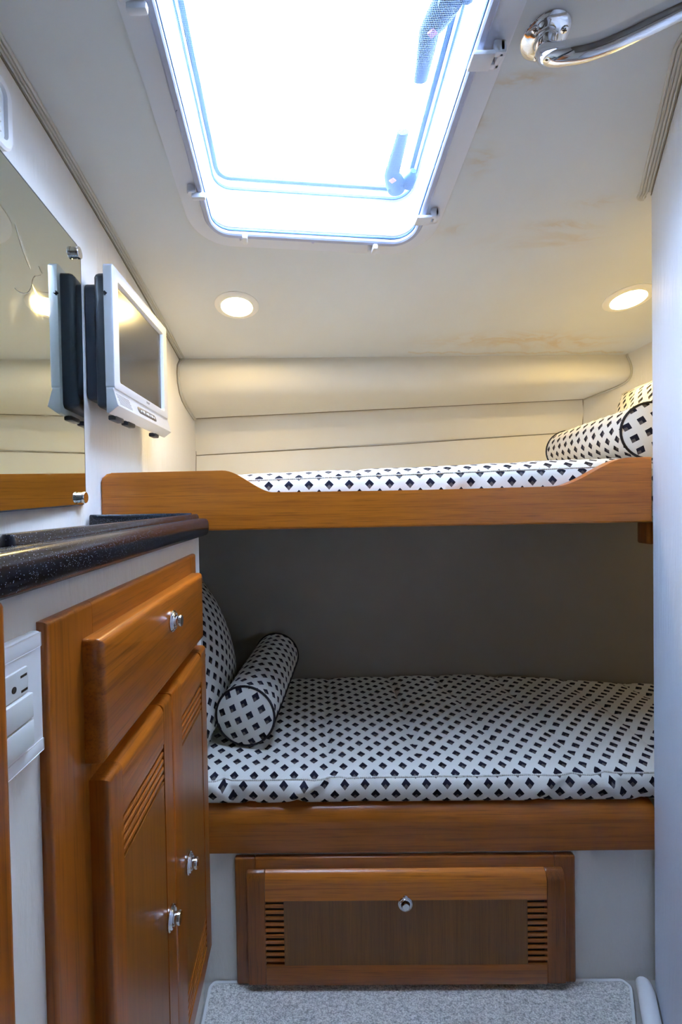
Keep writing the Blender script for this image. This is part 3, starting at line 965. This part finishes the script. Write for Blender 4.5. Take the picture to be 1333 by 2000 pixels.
# worktop
wt = T('worktop', 'black speckled stone worktop with raised edge above the cabinet', 'worktop', (-.40, .6, 1.213))
prof = [(-.545, 1.2095), (-.262, 1.2075), (-.254, 1.209), (-.250, 1.214), (-.248, 1.226), (-.248, 1.236), (-.250, 1.244), (-.255, 1.2485), (-.262, 1.250), (-.270, 1.250), (-.277, 1.247), (-.545, 1.2385)]
wt.part('slab', prism(nb(), prof, 'Y', -1.0, 1.118, .003, 2), STONE)
def fiddle(path, w_, h0, h1):
    bm = nb(); n = len(path); rows = []
    sec = [(-.5, 0), (-.5, .55), (-.42, .82), (-.25, .97), (0, 1), (.25, .97), (.42, .82), (.5, .55), (.5, 0)]
    for i, p in enumerate(path):
        p = Vector(p)
        d_ = (Vector(path[min(i + 1, n - 1)]) - Vector(path[max(i - 1, 0)])).normalized()
        nx = Vector((-d_.y, d_.x, 0))
        rows.append([bm.verts.new((p.x + nx.x * s * w_, p.y + nx.y * s * w_, h0 + (h1 - h0) * q)) for s, q in sec])
    for A, B in zip(rows, rows[1:]):
        for j in range(len(A) - 1): bm.faces.new((A[j], A[j + 1], B[j + 1], B[j]))
    bm.faces.new(rows[0][::-1]); bm.faces.new(rows[-1])
    return bm
wt.part('raised_edge', fiddle([(-.2805, .420, 0), (-.2805, .6, 0), (-.2805, .9, 0), (-.2805, 1.098, 0), (-.2805, 1.116, 0)], .017, 1.236, 1.2605), STONE)
bm = nb(); lathe(bm, [(.0085, 1.236), (.0085, 1.2495), (.0078, 1.256), (.005, 1.260), (0, 1.2605)], (-.2805, .420, 0), (0, 0, 1), 20)
wt.part('raised_edge_end', bm, STONE)
wt.part('raised_edge', fiddle([(-.536, 1.108, 0), (-.40, 1.108, 0), (-.289, 1.108, 0)], .017, 1.236, 1.2635), STONE)

# outlet plate
op = T('outlet_plate', 'white plate with power socket and two rocker switches beside the cabinet', 'outlet', (-.275, .40, 1.10))
op.part('plate', slab(nb(), .340, .4425, 1.046, 1.164, -.2749, -.2655, .003, .004), WHITE)
op.part('rim', bx((-.2660, .342, 1.1490), (-.2651, .4405, 1.1630), .0012), WHITE)
op.part('rim', bx((-.2660, .342, 1.0470), (-.2651, .4405, 1.0590), .0012), WHITE)
so = op.part('socket', slab(nb(), .364, .4165, 1.1140, 1.1385, -.266, -.2635, .001, .001), OFFW)
for y, z in ((.4095, 1.1315), (.4100, 1.1180)):
    op.part('slot', bx((-.2642, y - .0045, z - .0011), (-.2632, y + .0045, z + .0011)), SOCKG, so, smooth=False)
bm = nb(); lathe(bm, [(0, .0010), (.0030, .0010), (.0030, 0)], (-.2640, .3955, 1.1235), (1, 0, 0), 16)
op.part('earth_hole', bm, SOCKG, so)
for z in (1.0895, 1.0645):
    op.part('rocker', bx((-.266, .374, z), (-.2600, .4180, z + .0235), .0012), OFFW)

# ================================================================== LEFT WALL FITTINGS
mi = T('mirror', 'large frameless wall mirror above the counter', 'mirror', (-.543, .6, 1.28))
mc = [(.60, 1.272), (1.0925, 1.288), (1.0985, 1.902), (.60, 1.905)]
mi.xf = Matrix.Translation((-.5445, 1.0985, 0)) @ Matrix.Rotation(.050, 4, 'Z') @ Matrix.Translation((.5445, -1.0985, 0))
bm = nb(); loops(bm, [[(-.5445, p.x, p.y) for p in rpoly(mc, .022)], [(-.5398, p.x, p.y) for p in rpoly(mc, .022)], [(-.539, p.x, p.y) for p in rpoly(mc, .022, .0015)]], True, True)
mi.part('glass', bm, MIRROR, smooth=False)
bm = nb()
q0, q1 = rpoly(mc, .022, -.0006), rpoly(mc, .022, .0022)
loops(bm, [[(-.5443, p.x, p.y) for p in q0], [(-.5392, p.x, p.y) for p in q0], [(-.5388, p.x, p.y) for p in q1]])
mi.part('edge', bm, mat('tarnished_mirror_edge', (.10, .12, .15), .3, .6), label='dark tarnished edge')
for y, z in ((1.066, 1.876), (1.063, 1.305), (.63, 1.87), (.63, 1.30)):
    bm = nb(); lathe(bm, [(.0128, 0), (.0128, .0045), (.0112, .0052), (.0112, .0060), (.0138, .0068), (.0138, .0115), (.0126, .0128), (0, .013)], (-.539, y, z), (1, 0, 0), 24)
    mi.part('standoff', bm, CHROME, label='round chrome standoff')
def flake(pts, wd):
    bm = nb(); n = len(pts); A = []
    for i, (y, z) in enumerate(pts):
        ww = wd * (.4 + random.random())
        A.append((bm.verts.new((-.5387, y, z - ww)), bm.verts.new((-.5387, y, z + ww))))
    for p, q in zip(A, A[1:]): bm.faces.new((p[0], q[0], q[1], p[1]))
    mi.part('scratch', bm, mat('worn_silvering', (.04, .04, .035), .6), smooth=False, label='dark scratch in the silvering')
flake([(.822, 1.681), (.830, 1.680), (.840, 1.681), (.850, 1.684), (.860, 1.689), (.868, 1.696), (.874, 1.704), (.878, 1.712), (.881, 1.722), (.886, 1.731), (.892, 1.737)], .0012)
flake([(.892, 1.737), (.900, 1.741), (.908, 1.746), (.914, 1.750)], .0008)
flake([(.906, 1.763), (.914, 1.758), (.919, 1.755)], .0009)
def smear(pts, wd):
    bm = nb(); A = []
    for i, (y, z) in enumerate(pts):
        ww = wd * math.sin(PI * (i + .3) / len(pts))
        A.append((bm.verts.new((-.53865, y - ww, z - ww)), bm.verts.new((-.53865, y + ww, z + ww))))
    for p, q in zip(A, A[1:]): bm.faces.new((p[0], q[0], q[1], p[1]))
    mi.part('smear', bm, SMEAR, smooth=False, label='dull pale smear on the mirror')
SMEAR = mat('dull_mirror_smear', (.66, .69, .63), .22, 1.0)
smear([(.828, 1.800), (.836, 1.790), (.845, 1.778), (.855, 1.765), (.866, 1.752), (.876, 1.742)], .0035)
smear([(.880, 1.715), (.890, 1.705), (.900, 1.698), (.910, 1.690)], .003)

vt = T('wall_vent', 'white rounded plastic vent frame cut off above the mirror', 'vent', (-.54, .70, 1.98))
c = rect(.50, .836, 1.919, 2.045)
bm = nb()
loops(bm, [[(-.5449, p.x, p.y) for p in rpoly(c, .03)], [(-.530, p.x, p.y) for p in rpoly(c, .03)], [(-.5265, p.x, p.y) for p in rpoly(c, .03, .004)],
           [(-.5265, p.x, p.y) for p in rpoly(c, .03, .016)], [(-.533, p.x, p.y) for p in rpoly(c, .03, .018)]], True, True)
vt.part('frame', bm, WHITE)
for k in range(5):
    vt.part('slat', bx((-.5332, .53, 1.945 + k * .017), (-.5285, .806, 1.9535 + k * .017), .0015), WHITE)

# television
tv = T('television', 'small silver flat television on the left wall beside the mirror', 'television', (-.49, 1.25, 1.50))
EYE = Vector((0, 0, 1.285)); tv.xf = Matrix.Translation(EYE) @ Matrix.Scale(1.04, 4) @ Matrix.Translation(-EYE)
oc = rect(1.052, 1.455, 1.556, 1.845); ic = rect(1.086, 1.412, 1.579, 1.812)
def yz(c, r, x, off=0.0): return [(x, p.x, p.y) for p in rpoly(c, r, off, 5)]
bm = nb()
loops(bm, [yz(oc, .008, -.466), yz(oc, .008, -.449), yz(oc, .008, -.446, .0015), yz(oc, .008, -.445, .004), yz(ic, .003, -.445, -.0035), yz(ic, .003, -.4495, 0), yz(ic, .003, -.453, .002), yz(ic, .003, -.462, .002)], True)
bz = tv.part('bezel', bm, SILVER, label='silver bezel')
sc_ = tv.part('screen', bx((-.460, 1.086, 1.579), (-.4535, 1.412, 1.812)), SCREEN, smooth=False, label='dark matt screen')
sp = [(-.466, 1.5585), (-.466, 1.501), (-.460, 1.4985), (-.4365, 1.5155), (-.4365, 1.5175), (-.4495, 1.551), (-.4470, 1.5585)]
ps = tv.part('speaker_panel', prism(nb(), sp, 'Y', 1.052, 1.455, .002, 2), SILVER, label='slanted silver control strip')
n_ = Vector((.0335, 0, .013)).normalized(); u_ = Vector((-.013, 0, .0335)).normalized(); ey = Vector((0, 1, 0))
pc = Vector((-.4430, 1.25, 1.5343))
mt = frame_mtx(ey, u_, n_, pc)
bm = nb(); t_ = bmesh.new(); rr = rpoly([(-.062, -.0095), (.074, -.0095), (.074, .0095), (-.062, .0095)], .008)
loops(t_, [[(p.x, p.y, -.002) for p in rr], [(p.x, p.y, .0012) for p in rr], [(p.x * .98, p.y * .93, .0018) for p in rr]], True, True); merge(bm, t_, mt)
kp = tv.part('key_panel', bm, PADGREY, ps, label='dark rounded key panel')
for i, (x0, wd) in enumerate(((-.043, .003), (-.024, .008), (-.005, .003), (.008, .009), (.024, .003), (.040, .008), (.056, .003))):
    bm = nb(); t_ = bmesh.new(); box(t_, (x0 - wd / 2, -.0035, .0012), (x0 + wd / 2, .0015 + .0015 * (i % 2), .0030), .0005, 1); merge(bm, t_, mt)
    tv.part('key', bm, KEYS, ps, smooth=False, label='white key')
bm = nb()
for r_ in range(7):
    for c_ in range(16):
        t_ = bmesh.new(); box(t_, (-.186 + c_ * .0048 + (r_ % 2) * .0024, -.0135 + r_ * .0042, -.0005), (-.1836 + c_ * .0048 + (r_ % 2) * .0024, -.0118 + r_ * .0042, .0006)); merge(bm, t_, mt)
tv.part('speaker_grille', bm, GREYTX, ps, smooth=False, kind='stuff', label='fine dotted speaker grille')
text('lettering', 'SHARP', .0085, GREYTX, tv.xf @ frame_mtx(ey, (0, 0, 1), (1, 0, 0), (-.4447, 1.27, 1.5685)), bz, tv.base, 'small grey maker lettering')
tv.part('housing', slab(nb(), 1.066, 1.44, 1.515, 1.832, -.466, -.498, .012, .014), BLACKP, label='black rear housing')
tv.part('housing', slab(nb(), 1.076, 1.405, 1.537, 1.812, -.490, -.5225, .014, .004), BLACKP)
bm = nb()
for y, l_ in ((1.085, .05), (1.16, .05), (1.36, .04)):
    tv.part('foot', bx((-.478, y, 1.489), (-.458, y + l_, 1.5015), .004), BLACKP, label='black rubber foot')
bm = nb(); lathe(bm, [(0, .004), (.005, .003), (.006, 0)], (-.463, 1.0525, 1.775), (0, -1, 0), 4)
tv.part('latch', bm, BLACKP, smooth=False)

# ================================================================== CEILING FITTINGS
def downlight(label, x, y):
    z = ceil_z(y); sl = -.0738 - .0744 * y
    ax = Vector((0, sl, -1)).normalized()
    t = T('downlight', label, 'lamp', (x, y, z), 'recessed ceiling lamps over the berth')
    bm = nb()
    lathe(bm, [(.0775, 0), (.0775, .002), (.074, .005), (.060, .0085), (.055, .0080), (.0525, .0005)], (x, y, z), ax, 48)
    t.part('trim_ring', bm, mat('white_lamp_ring', (.82, .80, .74), .4))
    bm = nb()
    lathe(bm, [(.0535, .0005), (.050, .0012), (.03, .0016), (0, .0018)], (x, y, z), ax, 40)
    t.part('lens', bm, LENS, label='lit frosted lens')
    return t
downlight('round lit ceiling lamp over the left half of the upper bunk', -.242, 1.610)
downlight('round lit ceiling lamp at right, partly hidden by the partition', 1.130, 1.620)

gr = T('grab_rail', 'polished chrome grab rail curving from the ceiling at top right', 'rail', (.44, .83, 2.10))
fc = Vector((.436, .832, ceil_z(.832))); sl = -.0738 - .0744 * .832
ax = Vector((0, sl, -1)).normalized()
bm = nb(); lathe(bm, [(.040, 0), (.041, .002), (.039, .0042), (.030, .0062), (.022, .007), (.0185, .010), (.0172, .016), (.0170, .02)], fc, ax, 44)
fl = gr.part('flange', bm, CHROME)
for a in (.5, 2.6, 4.7):
    x_ = Vector((1, 0, 0)); y_ = ax.cross(x_)
    c = fc + ax * .0058 + (x_ * math.cos(a) + y_ * math.sin(a)) * .0295
    bm = nb(); lathe(bm, [(.0062, 0), (.0058, .0022), (.003, .003), (0, .0031)], c, ax, 18)
    s_ = gr.part('screw', bm, CHROME, fl)
    bm = nb(); t_ = bmesh.new(); box(t_, (-.0038, -.0007, 0), (.0038, .0007, .0006)); box(t_, (-.0007, -.0038, 0), (.0007, .0038, .0006))
    merge(bm, t_, frame_mtx(x_, y_, x_.cross(y_), c + ax * .0031)); gr.part('screw_slot', bm, SOCKG, fl, smooth=False)
p0 = fc + ax * .012; p1 = Vector((.428, .806, 2.052)); p2 = Vector((.452, .786, 2.034)); p3 = Vector((.500, .770, 2.032)); p4 = Vector((.600, .718, 2.040)); p5 = Vector((.665, .68, 2.046))
ctrl = [p0, p1, p2, p3, p4, p5, Vector((.685, .62, 2.07)), Vector((.672, .60, 2.149))]
pts = []
for i in range(len(ctrl) - 1):
    a0, a1, a2, a3 = ctrl[max(i - 1, 0)], ctrl[i], ctrl[i + 1], ctrl[min(i + 2, len(ctrl) - 1)]
    for k in range(8):
        q = k / 8
        pts.append(.5 * (2 * a1 + (a2 - a0) * q + (2 * a0 - 5 * a1 + 4 * a2 - a3) * q * q + (3 * a1 - a0 - 3 * a2 + a3) * q ** 3))
pts.append(ctrl[-1])
bm = nb(); tube(bm, pts, .0172, 28); gr.part('tube', bm, CHROME, smooth='all')

# ================================================================== FLOOR FITTINGS
ck = [(-.289, -.9), (.60, -.9), (.60, .80), (.820, 1.172), (.806, 1.1935), (-.276, 1.1935), (-.289, 1.180)]
ca = T('carpet', 'grey loop-pile carpet with pale bound edge in front of the bunks', 'carpet', (.25, .9, 0))
cp = rpoly(ck, .012, .008, 5)
bm = nb(); loops(bm, [[(p.x, p.y, .0005) for p in cp], [(p.x, p.y, .009) for p in cp]], True, True)
ca.part('pile', bm, CARPET, smooth=False)
bm = nb(); e0, e1, e2 = rpoly(ck, .016, 0, 5), rpoly(ck, .016, .002, 5), rpoly(ck, .016, .0085, 5)
loops(bm, [[(p.x, p.y, .0005) for p in e0], [(p.x, p.y, .007) for p in e0], [(p.x, p.y, .0105) for p in e1], [(p.x, p.y, .0105) for p in e2], [(p.x, p.y, .0005) for p in e2]])
ca.part('binding', bm, BIND, label='pale whipped edge')

bm = nb()
pth = [(.848, 1.178, .014), (.846, 1.170, .018), (.838, 1.150, .018), (.80, 1.078, .018), (.70, .888, .018), (.678, .84, .018), (.678, -.9, .018)]
tube(bm, pth, [.012, .018, .020, .020, .020, .020, .020], 16)
for v in bm.verts: v.co.z = max(v.co.z, .0004)
single('baseboard_right', bm, WHITE, 'rounded white pipe cover along the foot of the right partition', 'baseboard', kind='structure')
